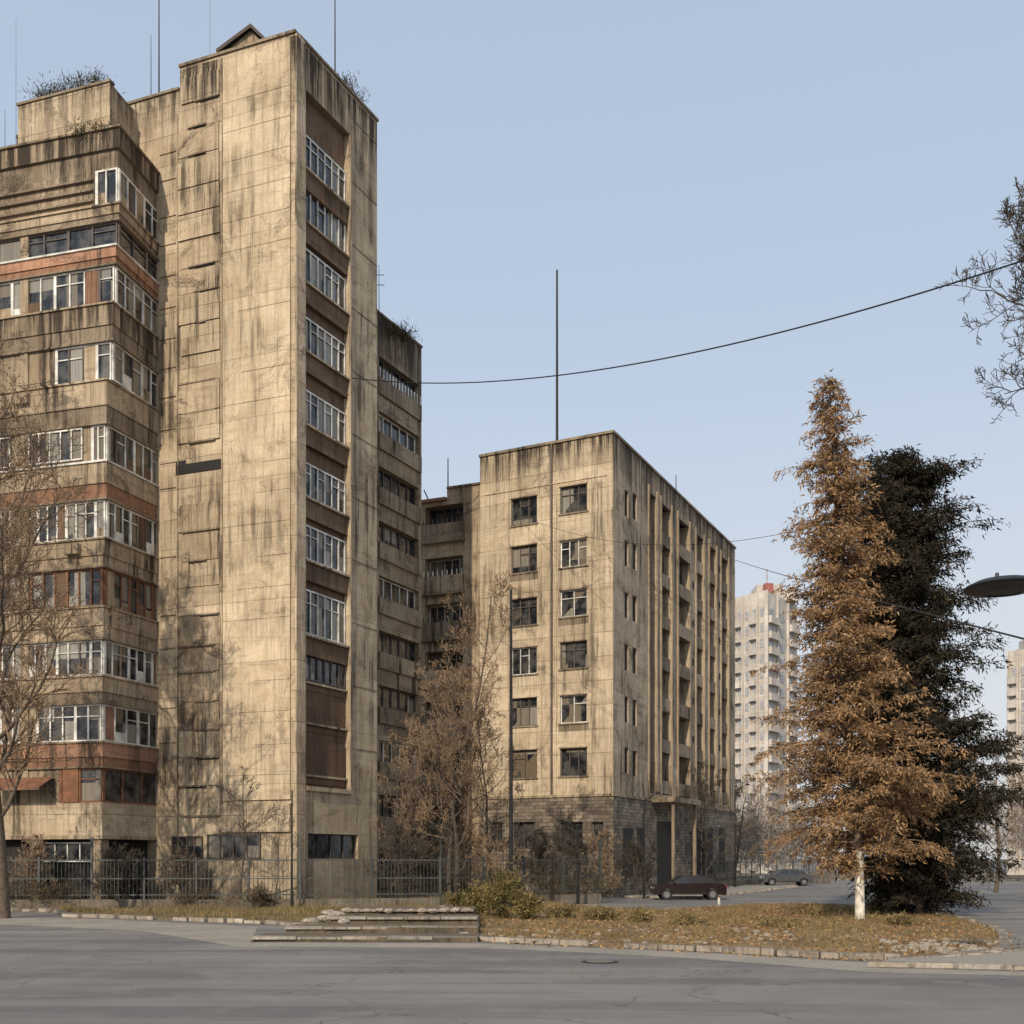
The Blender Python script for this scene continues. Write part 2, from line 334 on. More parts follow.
for i,(ya,yb,cp) in enumerate(rows):
    z1=cz(ya); z0=cz(yb)
    poly,_,_=baypoly(.16,cp)
    hgt=prev-z1
    if i==0:
        T.prism('bay_parapets_0',M_bayg,poly,z1+hgt*.5,prev); pl,_,_=baypoly(.02,cp); T.prism('bay_bands_0',M_bayd,pl,z1,z1+hgt*.5)
        pl,_,_=baypoly(.26,cp); T.prism('bay_coping',M_bayd,pl,prev,prev+.1)
    else:
        T.prism('bay_parapets_%d'%i,pcol[i],poly,z1+hgt*.42,prev-.09)
        pl,_,_=baypoly(.24,cp); T.prism('bay_sills_%d'%i,M_bay if i not in(2,5) else M_white,pl,prev-.09,prev-.003)
        pl,_,_=baypoly(.10,cp); T.prism('bay_bands_%d'%i,bcol[i],pl,z1+.08,z1+hgt*.42)
        pl,_,_=baypoly(.20,cp); T.prism('bay_slab_%d'%i,M_bayd,pl,z1,z1+.08)
    pc,f1,f2=baypoly(0,cp)
    gl=M_glass
    if i in (1,9): gl=M_glass2
    T.prism('bay_glazing_%d'%i,gl,pc,z0,z1,False)
    for f,fa,fb_ in ((f1,f1.U({0:96,3:56,4:92,9:60}.get(i,-70)),f1.L),(f2,0,f2.L)):
        wd_=random.choice([.55,.62,.7,.8]) if i not in (1,9) else 1.4
        n=max(2,round((fb_-fa)/wd_))
        fm=M_white if i not in (1,6,9) else (M_dframe if i==1 else M_rust)
        pn='bay_frames_'+fm.name
        T.wbox(pn,fm,f,fa,fb_,z0,z0+.08,.01,.07); T.wbox(pn,fm,f,fa,fb_,z1-.08,z1,.01,.07)
        for k in range(n+1):
            c=fa+(fb_-fa)*k/n; w=.075 if k%3 else .15
            c=min(max(c,fa+w/2),fb_-w/2); fm2=fm if random.random()<.85 else random.choice([M_dframe,M_bay])
            T.wbox('bay_frames_'+fm2.name,fm2,f,c-w/2,c+w/2,z0+.08,z1-.08,.01,.066+.01*(k%2))
            r_=random.random()
            if r_<.45 and k<n: 
                zt_=z0+(z1-z0)*.68; T.wbox(pn,fm,f,c+.05,c+(fb_-fa)/n-.05,zt_-.025,zt_+.025,.01,.06)
            elif k<n and i not in (1,9) and r_<.60:
                T.wbox('bay_panel_infill',random.choice([M_brown,M_bay,M_salmond,M_brown]),f,c+.05,c+(fb_-fa)/n-.05,z0+.08,z1-.08,.005,.04)
            elif k<n and i not in (1,9) and r_<.85:
                T.wbox('bay_panel_infill',random.choice([M_brown,M_bay,M_bay,M_white]),f,c+.05,c+(fb_-fa)/n-.05,z0+.08,z0+(z1-z0)*random.uniform(.2,.4),.005,.04)
    if i in (0,3,4,9):
        f=f1; e={0:96,3:56,4:92,9:60}[i]
        T.wbox('bay_blind_panels',M_bayg if i!=4 else M_bay,f,0,f.U(e)-.02,z0,z1,-.3,.05)
        if i==0:
            for k in range(3): T.wbox('bay_slats',M_bayd,f,0,f.U(e)-.1,z0+.25+k*.5,z0+.35+k*.5,.0,.2)
        if i==4:
            for (a,b) in ((-40,12),(30,84)): T.window(f,f.U(a),f.U(b),z0+.15,z1-.05,.06,4,M_glass,M_white)
        if i==9: T.wbox('bay_shutters',M_rust,f,f.U(64),f.U(80),z0,z1,.08,.12)
    if i>0: T.wbox('bay_mullion_piers',M_bay,f1,f1.U(22),f1.U(22)+.45,z0,z1,-.1,.12)
    prev=z0
pl,f1,f2=baypoly(.05,102); 
T.prism('bay_base',M_con,pl,cz(835),prev); pl,_,_=baypoly(.13,102); T.prism('bay_slab_base',M_bay,pl,cz(839),cz(835)-.002)
pl,_,_=baypoly(-.5,102); T.prism('bay_basement',M_dk,pl,0,cz(839)-.01,False)
for px in (-40,30,92): T.wbox('bay_piers',M_bay,f1,f1.U(px),f1.U(px)+.5,0,cz(839)-.01,-.6,0)
T.window(f1,f1.U(38),f1.U(88),cz(862),cz(842),-.4,3,M_glass2,M_white)
# sloping sheet awning low on the left
za=cz(776)
T.q('awning',M_rust,[f1.pt(f1.U(2),za,.17),f1.pt(f1.U(56),za,.17),f1.pt(f1.U(56),za-.55,1.2),f1.pt(f1.U(2),za-.55,1.2)])
T.wbox('awning_edge',M_salmond,f1,f1.U(2),f1.U(56),za-.68,za-.551,1.15,1.22)
for (px,i) in ((20,3),(70,5)):
    pc,f1,f2=baypoly(0,rows[i][2]); z0=cz(rows[i][1])-.75; u=f1.U(px)
    T.wbox('ac_units',M_bay,f1,u,u+.75,z0,z0+.5,.18,.45)
for i in (3,5,6,7):
    pc,f1,f2=baypoly(0,rows[i][2]); z0=cz(rows[i][1])-.1
    for px in (30,50,75): 
        u=f1.U(px); T.wbox('clothes_brackets',M_metal,f1,u,u+.03,z0,z0+.03,.2,.75)
    T.wbox('clothes_brackets',M_metal,f1,f1.U(28),f1.U(77),z0+.03,z0+.05,.72,.74)
# ---- rear bay
Q0=W(365,57); Q1=W(421.5,62.1); FQ=Fr(Q0,Q1); zq=FQ.z(377,312)
ops=[]
for k in range(10):
    zt2=zq-2.3-k*3.15; ops.append((FQ.U(379),FQ.U(419),zt2-1.4,zt2-.1))
ops=[o for o in ops if o[2]>.5]
M_rear=concrete('rear_bay_concrete',(.38,.305,.215),1.1,2.2,3.15,.5,grime_z=[(zq,3.5)],tone=.3)
T.wall('rear_bay_walls',M_rear,FQ,0,FQ.L,0,zq,ops,.7)
for k,o in enumerate(ops):
    T.window(FQ,o[0],o[1],o[2],o[3],-.35,4,M_glass2,M_white if k in(1,4,7) else M_dframe)
    T.wbox('rear_bay_parapets',M_rear if k%2 else M_bayd,FQ,o[0]-.1,o[1]+.1,o[2]-.9,o[2]+.05,-.02,.14)
    if k==0:
        for j in range(14):
            u=o[0]+(o[1]-o[0])*j/13; T.wbox('rail',M_white,FQ,u-.04,u+.04,o[2]+.05,o[2]+.6,.05,.11)
bq=(-5.5,3.2)
T.q('rear_bay_walls',M_rear,[(*Q1,0),(*add2(Q1,bq),0),(*add2(Q1,bq),zq),(*Q1,zq)])
T.q('roof',M_roof,[(*Q0,zq-.4),(*Q1,zq-.4),(*add2(Q1,bq),zq-.4),(*add2(Q0,bq),zq-.4)])
T.wbox('coping',M_bayd,FQ,0,FQ.L+.05,zq,zq+.12,-.3,.07)
T.done()
# ================================================================= MID BUILDING
Mb=Bd('mid_rise_concrete_block')
Mc=W(613,62); Ml=W(480,65.8); Mr=W(735,85.3); zM=Z(433,62)
MF=Fr(Ml,Mc); MR=Fr(Mc,Mr)
ops=[]; rowsM=[(511,499),(559,553),(612,603),(661,655),(712,709),(764,762)]
for (ya,yb) in rowsM:
    for (a,b,y) in ((511,537,ya),(560,587,yb)):
        h=13.5 if y<700 else 14; m=(a+b)/2; ops.append((MF.U(a),MF.U(b),MF.z(m,y+h),MF.z(m,y-h)))
zpl=MR.z(613,796)
gops=[(MF.U(a),MF.U(b),MF.z((a+b)/2,852),MF.z((a+b)/2,822)) for a,b in ((490,503),(512,535),(560,583),(592,604))]
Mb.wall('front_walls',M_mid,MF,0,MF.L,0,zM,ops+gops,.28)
for i,o in enumerate(ops): 
    Mb.window(MF,o[0],o[1],o[2],o[3],-.2,random.choice([1,2]),M_glass2,random.choice([M_dframe,M_dframe,M_dframe,M_white]),.07,sill=M_bayd,trans=.7)
    Mb.wbox('stain_hoods',M_bay,MF,o[0]-.06,o[1]+.06,o[3]+.003,o[3]+.08,-.1,.06)
    if i in (2,5,9): Mb.wbox('stain_patch',M_bayd,MF,o[0]-.1,o[1]+.1,o[2]-.5,o[2]-.095,-.01,.012)
for o in gops: Mb.window(MF,o[0],o[1],o[2],o[3],-.2,1,M_glass2,M_dframe)
us=[0]+[x for o in gops for x in o[:2]]+[MF.L+.06]
for i in range(0,len(us),2): Mb.wbox('plinth',M_plinth,MF,us[i],us[i+1],0,zpl,-.02,.07)
for i in range(1,len(us)-1,2):
    o=gops[(i-1)//2]; Mb.wbox('plinth',M_plinth,MF,us[i],us[i+1],0,o[2],-.02,.068); Mb.wbox('plinth',M_plinth,MF,us[i],us[i+1],o[3],zpl-.01,-.02,.068)
Mb.wbox('string_course',M_bay,MF,-.02,MF.L+.12,zpl,zpl+.15,-.02,.14)
for px in (508,541,556,591):
    u=MF.U(px); Mb.wbox('ribs',M_mid,MF,u-.05,u+.05,zpl+.16,zM-2.6,-.01,.045)
z=MF.z(545,485); Mb.wbox('ribs',M_mid,MF,.4,MF.L-.4,z-.05,z+.05,-.01,.05)
u=MF.U(552); Mb.wbox('downpipe',M_dframe,MF,u-.05,u+.05,zpl+.2,zM,.0,.11)
# side
ops=[]
for y in (503,553,605,657,709,760):
    for a,b in ((624.5,628.5),(632.5,637)):
        m=(a+b)/2; yy=y+(m-625)*.4; ops.append((MR.U(a),MR.U(b),MR.z(m,yy+13),MR.z(m,yy-13)))
small=list(ops)
sh=[]
for a,b in ((649,656),(661,671),(678,689),(696,703.5),(709,716),(721,728)):
    sh.append((MR.U(a),MR.U(b),MR.z(632,790),zM-1.6))
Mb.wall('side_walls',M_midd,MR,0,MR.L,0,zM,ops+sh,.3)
for o in small: Mb.window(MR,o[0],o[1],o[2],o[3],-.2,1,M_glass2,M_dframe)
for k,o in enumerate(sh):
    for uu in (o[0],o[1]):
        Mb.q('shaft_sides',M_midd,[MR.pt(uu,o[2],-.3),MR.pt(uu,o[3],-.3),MR.pt(uu,o[3],-1.2),MR.pt(uu,o[2],-1.2)])
    Mb.q('shaft_back',M_brown,[MR.pt(o[0],o[2],-1.2),MR.pt(o[1],o[2],-1.2),MR.pt(o[1],o[3],-1.2),MR.pt(o[0],o[3],-1.2)])
    nf=7
    for j in range(nf):
        zz=o[2]+(o[3]-o[2])*j/nf
        if k!=0:
            Mb.wbox('shaft_balconies',M_bayd if (j+k)%3 else M_midd,MR,o[0]+.05,o[1]-.05,zz+.1,zz+1.0,-.45,-.05 if k!=2 else .1)
        Mb.window(MR,o[0]+.15,o[1]-.15,zz+1.1,zz+2.6,-1.1,1,M_glass2,M_white if (j+k)%4==0 else M_dframe)
    for uu in (o[0]-.22,o[1]+.02): Mb.wbox('pilasters',M_midd if k%2 else M_bay,MR,uu,uu+.2,MR.z(632,792),zM-1.2,-.02,.10)
    for j in range(7):
        zz=o[2]+(o[3]-o[2])*j/nf; 
        if k in (0,2,4): Mb.wbox('wall_vents',M_dk,MR,o[1]+.8,o[1]+1.2,zz+1.4,zz+1.9,-.05,.02)
Mb.wbox('side_plinth',M_plinth,MR,.0,MR.L,0,zpl-.01,-.02,.06)
for a,b in ((622,632),(636,644),(693,700),(706,712),(718,724)):
    Mb.wbox('ground_openings',M_dk,MR,MR.U(a),MR.U(b),1.2,MR.z((a+b)/2,828),.0,.075)
Mb.wbox('side_string_course',M_bay,MR,.15,MR.L,zpl,zpl+.15,-.02,.13)
a,b=MR.U(650),MR.U(676); zc=MR.z(655,803)
Mb.wbox('entrance_canopy',M_bayd,MR,a,b,zc,zc+.35,.06,1.8)
Mb.wbox('entrance_recess',M_dk,MR,a+1.2,b-1.2,0,zc-1.2,.07,.09)
for uu in (a+.3,b-.5): Mb.wbox('entrance_columns',M_bayd,MR,uu,uu+.2,0,zc,1.4,1.6)
bk=sub2(Mr,Mc)
Mb.q('front_walls',M_mid,[(*Mr,0),(*add2(Ml,bk),0),(*add2(Ml,bk),zM),(*Mr,zM)]); Mb.q('front_walls',M_mid,[(*Ml,0),(*add2(Ml,bk),0),(*add2(Ml,bk),zM),(*Ml,zM)])
Mb.q('roof',M_roof,[(*Ml,zM-.4),(*Mc,zM-.4),(*Mr,zM-.4),(*add2(Ml,bk),zM-.4)])
Mb.wbox('coping',M_bayd,MF,-.05,MF.L+.08,zM,zM+.16,-.35,.1); Mb.wbox('coping',M_bayd,MR,.36,MR.L+.05,zM,zM+.158,-.35,.098)
# left wing
V0=W(405,69); V1=W(482,67); FV=Fr(V0,V1); zv=FV.z(462,487); zv2=FV.z(430,503)
us_=FV.U(447); ops=[]
for y in (516,568,614,662,712,764,815):
    ops.append((FV.U(425),FV.U(463),FV.z(445,y+10),FV.z(445,y-11)))
Mb.wall('wing_walls',M_bay,FV,0,FV.L,0,zv2,ops,.9)
Mb.wall('wing_walls',M_bay,FV,us_,FV.L,zv2,zv,[],.3)
for i,o in enumerate(ops):
    Mb.window(FV,o[0],o[1],o[2],o[3],-.8,4,M_glass2,M_white if i in (1,2,4) else M_dframe)
    Mb.wbox('wing_parapets',M_bay if i%2 else M_bayd,FV,o[0]-.1,o[1]+.1,o[2]-.95,o[2]+.1,-.02,.3)
    Mb.wbox('wing_slabs',M_bayd,FV,o[0]-.15,o[1]+.15,o[2]-1.15,o[2]-.96,-.02,.35)
    for j in range(9):
        u=o[0]+(o[1]-o[0])*j/8; Mb.wbox('wing_rails',M_white if i==1 else M_dframe,FV,u-.03,u+.03,o[2]+.1,o[2]+.45,.2,.26)
off=(1.5,8)
Mb.q('roof',M_roof,[(*V0,zv2-.1),(*V1,zv2-.1),(*add2(V1,off),zv2-.1),(*add2(V0,off),zv2-.1)])
pu=FV.pt(us_,0,0); Mb.q('wing_walls',M_bay,[(pu[0],pu[1],zv2-.2),(pu[0]+1.5,pu[1]+8,zv2-.2),(pu[0]+1.5,pu[1]+8,zv),(pu[0],pu[1],zv)])
Mb.wbox('wing_coping',M_salmond,FV,0,us_,zv2,zv2+.2,-.3,.25); Mb.wbox('wing_coping',M_bayd,FV,us_,FV.L,zv,zv+.13,-.3,.1)
Mb.tube('roof_mast',M_metal,W3(557,450,65),W3(557,270,65),.09,.06)
Mb.tube('roof_mast',M_metal,W3(448,500,68),W3(448,458,68),.05,.03); Mb.tube('roof_mast',M_metal,W3(676,500,75),W3(676,475,75),.04,.03)
Mb.tube('roof_mast',M_metal,W3(433,510,69),W3(424,490,69),.05,.04)
Mb.done()
# ================================================================= distant towers
M_far=concrete('hazed_distant_concrete',(.63,.59,.54),.10,3,3,.3,dark=(.35,.33,.32),tone=.08,splash=False); M_farw=simple('hazed_distant_window',(.36,.36,.37),.5)  # aerial haze painted in: pale, greyed, low-contrast base colours
def far(name,pxs,Y,ytop,cols,red=False,fl=17):
    b=Bd(name); p=[W(pxs[0],Y*1.03),W(pxs[1],Y),W(pxs[2],Y*1.06)]; f1=Fr(p[0],p[1]); f2=Fr(p[1],p[2]); zt=Z(ytop,Y)
    o=(p[0][0]+p[2][0]-p[1][0],p[0][1]+p[2][1]-p[1][1])
    b.prism('walls',M_far,[p[0],p[1],p[2],o],0,zt)
    for f,c in ((f1,cols[0]),(f2,cols[1])):
        w=f.L/c
        for i in range(c):
            for k in range(fl):
                z0=zt-2-(k+.2)*(zt-3)/fl; 
                b.wbox('windows',M_farw,f,i*w+w*.28,i*w+w*.7,z0-1.3,z0,.0,.06)
                if i%2==0: b.wbox('balconies',M_far,f,i*w+w*.1,i*w+w*.9,z0-2.3,z0-1.25,.07,.7)
            b.wbox('ribs',M_far,f,i*w-.12,i*w+.12,0,zt,-.1,.35)
    c=((p[1][0]+o[0])/2,(p[1][1]+o[1])/2)
    b.box('lift_house',M_far,(c[0],c[1],zt+1),(4,4,2.2))
    if red: b.box('red_roof_box',simple('red_paint',(.30,.09,.08)),(c[0]-.5,c[1]-3,zt+1.0),(1.3,1.2,1.9)); b.box('lift_house',M_far,(c[0]+3,c[1],zt+.6),(3,3,1.6))
    b.tube('antenna',M_farw,(c[0],c[1],zt+2),(c[0],c[1],zt+5),.12)
    b.done()
far('distant_apartment_tower',(736,766,797),150,590,(4,3),True)
far('distant_apartment_tower.001',(1009,1048,1070),135,645,(4,2))
far('distant_apartment_tower.002',(1120,1180,1230),150,560,(4,2))
# ================================================================= GROUND
def ground_mat():
    g=NG('asphalt'); p=g.geo()['Position']; s=g.sep(p)
    big=g.noise(p,.07,4,.6,.5); med=g.noise(p,.6,5,.7,.3); fine=g.noise(p,25,3,.7)
    tr=g.noise(g.comb(g.math('ADD',g.math('MULTIPLY',s[0],.05),g.math('MULTIPLY',s[1],.02)),g.math('MULTIPLY',s[1],.55)),1,5,.65,.4)
    c=g.mix(g.rng(big,.40,.60),(.175,.162,.148),(.26,.24,.215))
    c=g.mix(g.rng(tr,.46,.58,0,.75),c,(.115,.11,.108))  # long dark streaks painted in place of tree shade on the road
    c=g.mix(g.rng(med,.5,.66,0,.55),c,(.27,.245,.21))
    c=g.mix(g.rng(fine,.35,.75,0,.5),c,(.09,.085,.08))
    v=g.n.new('ShaderNodeTexVoronoi'); v.feature='DISTANCE_TO_EDGE'
    dd=g.n.new('ShaderNodeVectorMath'); dd.operation='MULTIPLY_ADD'
    nn=g.n.new('ShaderNodeTexNoise'); nn.inputs['Scale'].default_value=.8; nn.inputs['Detail'].default_value=5; g.l.new(p,nn.inputs['Vector'])
    g.l.new(nn.outputs['Color'],dd.inputs[0]); dd.inputs[1].default_value=(2.5,2.5,2.5); g.l.new(p,dd.inputs[2])
    g.l.new(dd.outputs[0],v.inputs['Vector']); v.inputs['Scale'].default_value=.17
    cr=g.math('MULTIPLY',g.rng(v.outputs[0],.0,.007,1,0),g.rng(med,.40,.56,.0,.8))
    c=g.mix(cr,c,(.04,.038,.036))
    g.color(c); g.b.inputs['Roughness'].default_value=.85; g.bump(g.math('ADD',fine,g.math('MULTIPLY',med,1.5)),.5,.025)
    return g.m
M_asph=ground_mat()
addmesh('ground',[(-2500,-200,0),(2500,-200,0),(2500,3000,0),(-2500,3000,0)],[(0,1,2,3)],M_asph)
def dirt_mat(name,a,b,c3):
    g=NG(name); p=g.geo()['Position']; n=g.noise(p,.45,5,.7,.5); f=g.noise(p,9,4,.75)
    c=g.mix(g.rng(n,.42,.58),a,b); c=g.mix(g.rng(f,.45,.65,0,.8),c,c3); c=g.mix(g.rng(f,.3,.42,.7,0),c,tuple(np.array(a)*.4))
    g.color(c); g.b.inputs['Roughness'].default_value=1; g.bump(f,.8,.08); return g.m
M_litter=dirt_mat('leaf_litter_soil',(.14,.10,.06),(.29,.20,.11),(.31,.195,.10))
M_soil=dirt_mat('dry_soil',(.10,.082,.058),(.17,.135,.09),(.22,.165,.095))
M_kerb=concrete('kerb_stone',(.44,.39,.325),.5,1.0,5,.9,splash=False)
M_pave=concrete('pavement_concrete',(.38,.345,.295),.45,1,1,0,splash=False)
def outset(poly,o):
    n=len(poly); out=[]
    area=sum(poly[i][0]*poly[(i+1)%n][1]-poly[(i+1)%n][0]*poly[i][1] for i in range(n))
    sg=1 if area>0 else -1
    for i in range(n):
        a,b,c=Vector(poly[i-1]),Vector(poly[i]),Vector(poly[(i+1)%n])
        e1=(b-a).normalized(); e2=(c-b).normalized()
        n1=Vector((e1.y,-e1.x))*sg; n2=Vector((e2.y,-e2.x))*sg
        m=(n1+n2); m=m if m.length>.3 else n1
        m=m.normalized()*o/max(.5,m.normalized().dot(n1)); out.append((b.x+m.x,b.y+m.y))
    return out
def smoothpoly(poly,it=2):
    for _ in range(it):
        q=[]
        for i in range(len(poly)):
            a=poly[i]; b=poly[(i+1)%len(poly)]
            q.append((a[0]*.75+b[0]*.25,a[1]*.75+b[1]*.25)); q.append((a[0]*.25+b[0]*.75,a[1]*.25+b[1]*.75))
        poly=q
    return poly
def raised(name,poly,h,mat,kerb=True,kw=.2,kh=.13):
    b=Bd(name); b.prism('surface',mat,poly,0.002,h)
    if kerb:
        O=outset(poly,kw); n=len(poly)
        rr=random.Random(3)
        for i in range(n):
            j=(i+1)%n; P0,P1,Q0_,Q1_=[Vector(x) for x in (poly[i],poly[j],O[i],O[j])]
            m=max(1,int((P1-P0).length/.9))
            for k in range(m):
                if rr.random()<.07: continue
                t0=k/m; t1=(k+1)/m-.03; z=kh+rr.uniform(-.04,.03); nn=(Q0_-P0).normalized()*rr.uniform(-.05,.05)
                a=P0.lerp(P1,t0)+nn; c=P0.lerp(P1,t1)+nn; d=Q0_.lerp(Q1_,t0)+nn; e=Q0_.lerp(Q1_,t1)+nn
                b.prism('kerb_stones',M_kerb,[tuple(a),tuple(c),tuple(e),tuple(d)],0.0,z)
    b.done()
isl_px=[(478,941),(560,945),(700,951),(868,961),(985,957),(1004,947),(990,930),(940,917),(870,909),(780,905),(700,910),(640,913),(560,906),(500,903),(455,908),(430,916),(440,930)]
island=smoothpoly([G(*p) for p in isl_px],1)
raised('traffic_island',island,.10,M_litter,True,.26,.16)
left_px=[(60,912.5),(70,917),(160,920),(270,924),(330,929),(400,934),(452,936),(424,922),(440,909),(500,900),(600,896),(600,893),(300,895),(-200,895),(-200,906)]
verge=[G(*p) for p in left_px]
raised('grass_verge',verge,.09,M_soil,True,.26,.15)
raised('pavement',[G(880,967),G(1200,974),G(1200,952),G(1030,955),G(985,959.5),G(890,963.5)],.11,M_pave)
M_dust=dirt_mat('dusty_gutter',(.25,.225,.19),(.34,.30,.25),(.37,.33,.27))
def sheet(name,pts,z,mat): addmesh(name,[(p[0],p[1],z) for p in pts],[tuple(range(len(pts)))],mat)
sheet('gutter_dust',[G(-40,918),G(60,917.8),G(160,922),G(258,927),G(250,942.5),G(478,943.5),G(560,946.5),G(700,952.5),G(868,962.8),G(880,968.5),G(1100,974),G(1100,978),G(870,972.5),G(700,959),G(560,951.5),G(478,948),G(240,947),G(140,931),G(-40,923)],.004,M_dust)
addmesh('yard_ground',[(*G(-500,894.5),.004),(*G(640,894.5),.004),(14,140,.004),(-120,140,.004)],[(0,1,2,3)],M_soil)
sp=[add2(Mc,(.894,-.447),1.0),add2(Mr,(.894,-.447),1.0),add2(Mr,(.894,-.447),5),add2(Mc,(.894,-.447),5.5)]
raised('pavement.001',sp,.12,M_pave)
raised('grass_verge.001',[G(745,880),G(960,880.5),G(1400,882),G(1400,872),G(700,872)],.12,M_soil)
mh=Bd('manhole_cover'); c=G(600,962); mh.prism('rim',M_metal,[(c[0]+.42*math.cos(t),c[1]+.42*math.sin(t)) for t in np.linspace(0,2*math.pi,20,endpoint=False)],0.001,.016); mh.prism('lid',M_kerb,[(c[0]+.34*math.cos(t),c[1]+.34*math.sin(t)) for t in np.linspace(0,2*math.pi,20,endpoint=False)],0.001,.022); mh.done()
# concrete steps
S=Bd('concrete_steps')
for i,(a,b,y,zz) in enumerate(((252,478,942,.14),(285,478,937,.30),(330,478,931.5,.46),(345,474,927,.60))):
    p0=G(a,y); p1=G(b,y+.5*(1 if i<2 else 0)); dp=1.2 if i<3 else 2.2
    S.prism('step_%d'%i,M_bayd,[p0,p1,(p1[0],p1[1]+dp+.5),(p0[0],p0[1]+dp+.5)],.001,zz)
    n=max(2,int((p1[0]-p0[0])/1.1))
    for k in range(n):
        xa=p0[0]+(p1[0]-p0[0])*k/n+.01; xb=p0[0]+(p1[0]-p0[0])*(k+1)/n-.02; j=random.uniform(-.04,.03); zj=random.uniform(-.012,.012)
        S.prism('nosing_%d'%i,M_kerb if k%3 else M_pave,[(xa,p0[1]-.12+j),(xb,p0[1]-.12+j),(xb,p1[1]+.4),(xa,p0[1]+.4)],zz-.06,zz+.014+zj)
S.done()
def rocks(name,cs):
    V=[];Fc=[]
    for (x,y,z,r) in cs:
        bm=bmesh.new(); bmesh.ops.create_icosphere(bm,subdivisions=2,radius=r)
        for v in bm.verts:
            k=1+random.uniform(-.13,.13); v.co*=k; v.co.z*=.6; v.co.x*=1.25
        o=len(V); V+= [(v.co.x+x,v.co.y+y,v.co.z+z) for v in bm.verts]; Fc+=[tuple(o+q.index for q in f.verts) for f in bm.faces]; bm.free()
    addmesh(name,V,Fc,M_kerb)
cs=[]
for px,py,r in ((300,926,.22),(312,921,.3),(325,923,.26),(338,919,.3),(350,921,.25),(330,917,.28),(318,929,.2),(345,927,.22),(362,919,.25),(380,921,.22),(400,921,.2),(415,923,.22)):
    g_=G(px,py+5); cs.append((g_[0],g_[1]-.3,.35 if px>320 else .18,r*.8))
for px in range(345,470,11): g_=G(px,929); cs.append((g_[0],g_[1]+random.uniform(0,.6),.62,random.uniform(.08,.17)))
rocks('stone_pile',cs)
cs=[(*G(random.uniform(880,1000),random.uniform(944,958)),.12,random.uniform(.04,.14)) for _ in range(70)]+[(*G(random.uniform(480,880),random.uniform(932,948)),.12,random.uniform(.03,.09)) for _ in range(90)]+[(*G(random.uniform(0,1024),random.uniform(945,975)),.005,random.uniform(.01,.03)) for _ in range(90)]
rocks('rubble',cs)
# ================================================================= vegetation
def quads(name,Cn,D,wd,ln,mat,parent=None,taper=.3):
    n=len(Cn); r=np.random.normal(size=(n,3)); s=np.cross(D,r); s/=np.linalg.norm(s,axis=1)[:,None]+1e-6
    wd=np.broadcast_to(wd,(n,))[:,None]; ln=np.broadcast_to(ln,(n,))[:,None]
    a=Cn-s*wd*.5; b=Cn+s*wd*.5; c=Cn+D*ln+s*wd*.5*taper; d=Cn+D*ln-s*wd*.5*taper
    V=np.stack([a,b,c,d],1).reshape(-1,3).astype(np.float32)
    me=bpy.data.meshes.new(name); me.vertices.add(4*n); me.vertices.foreach_set('co',V.ravel())
    me.loops.add(4*n); me.loops.foreach_set('vertex_index',np.arange(4*n,dtype=np.int32))
    me.polygons.add(n); me.polygons.foreach_set('loop_start',np.arange(0,4*n,4,dtype=np.int32))
    me.update(calc_edges=True); me.materials.append(mat)
    o=bpy.data.objects.new(name,me); scene.collection.objects.link(o)
    if parent: o.parent=parent
    return o
def tubes(name,segs,mat,parent=None,n=4):
    S=np.array(segs); p0=S[:,0:3];p1=S[:,3:6];r0=S[:,6:7];r1=S[:,7:8]
    d=p1-p0; d/=np.linalg.norm(d,axis=1)[:,None]+1e-9
    ref=np.where(np.abs(d[:,2:3])<.9,np.array([[0,0,1.]]),np.array([[1.,0,0]]))
    a=np.cross(d,ref); a/=np.linalg.norm(a,axis=1)[:,None]; b=np.cross(d,a)
    ring=[]
    for pp,rr in ((p0,r0),(p1,r1)):
        for t in range(n):
            th=2*math.pi*t/n; v=a*math.cos(th)+b*math.sin(th); ring.append(pp+v*rr)
    V=np.stack(ring,1).reshape(-1,3); m=len(S); fs=[]
    base=np.arange(m)*2*n
    for t in range(n):
        t2=(t+1)%n; fs.append(np.stack([base+t,base+t2,base+n+t2,base+n+t],1))
    addmesh(name,V.tolist(),np.concatenate(fs).tolist(),mat,parent,True)
def bark(name,c): return simple(name,c,.95,0,.35,6,.5)
M_bark=bark('bark',(.12,.09,.065)); M_twig=bark('twig_bark',(.26,.18,.115)); M_twigd=bark('dark_twig_bark',(.08,.062,.048)); M_lime=simple('limewashed_bark',(.66,.61,.52),.9,0,.3,5,.4)
def nrm(v): return v/(np.linalg.norm(v)+1e-9)
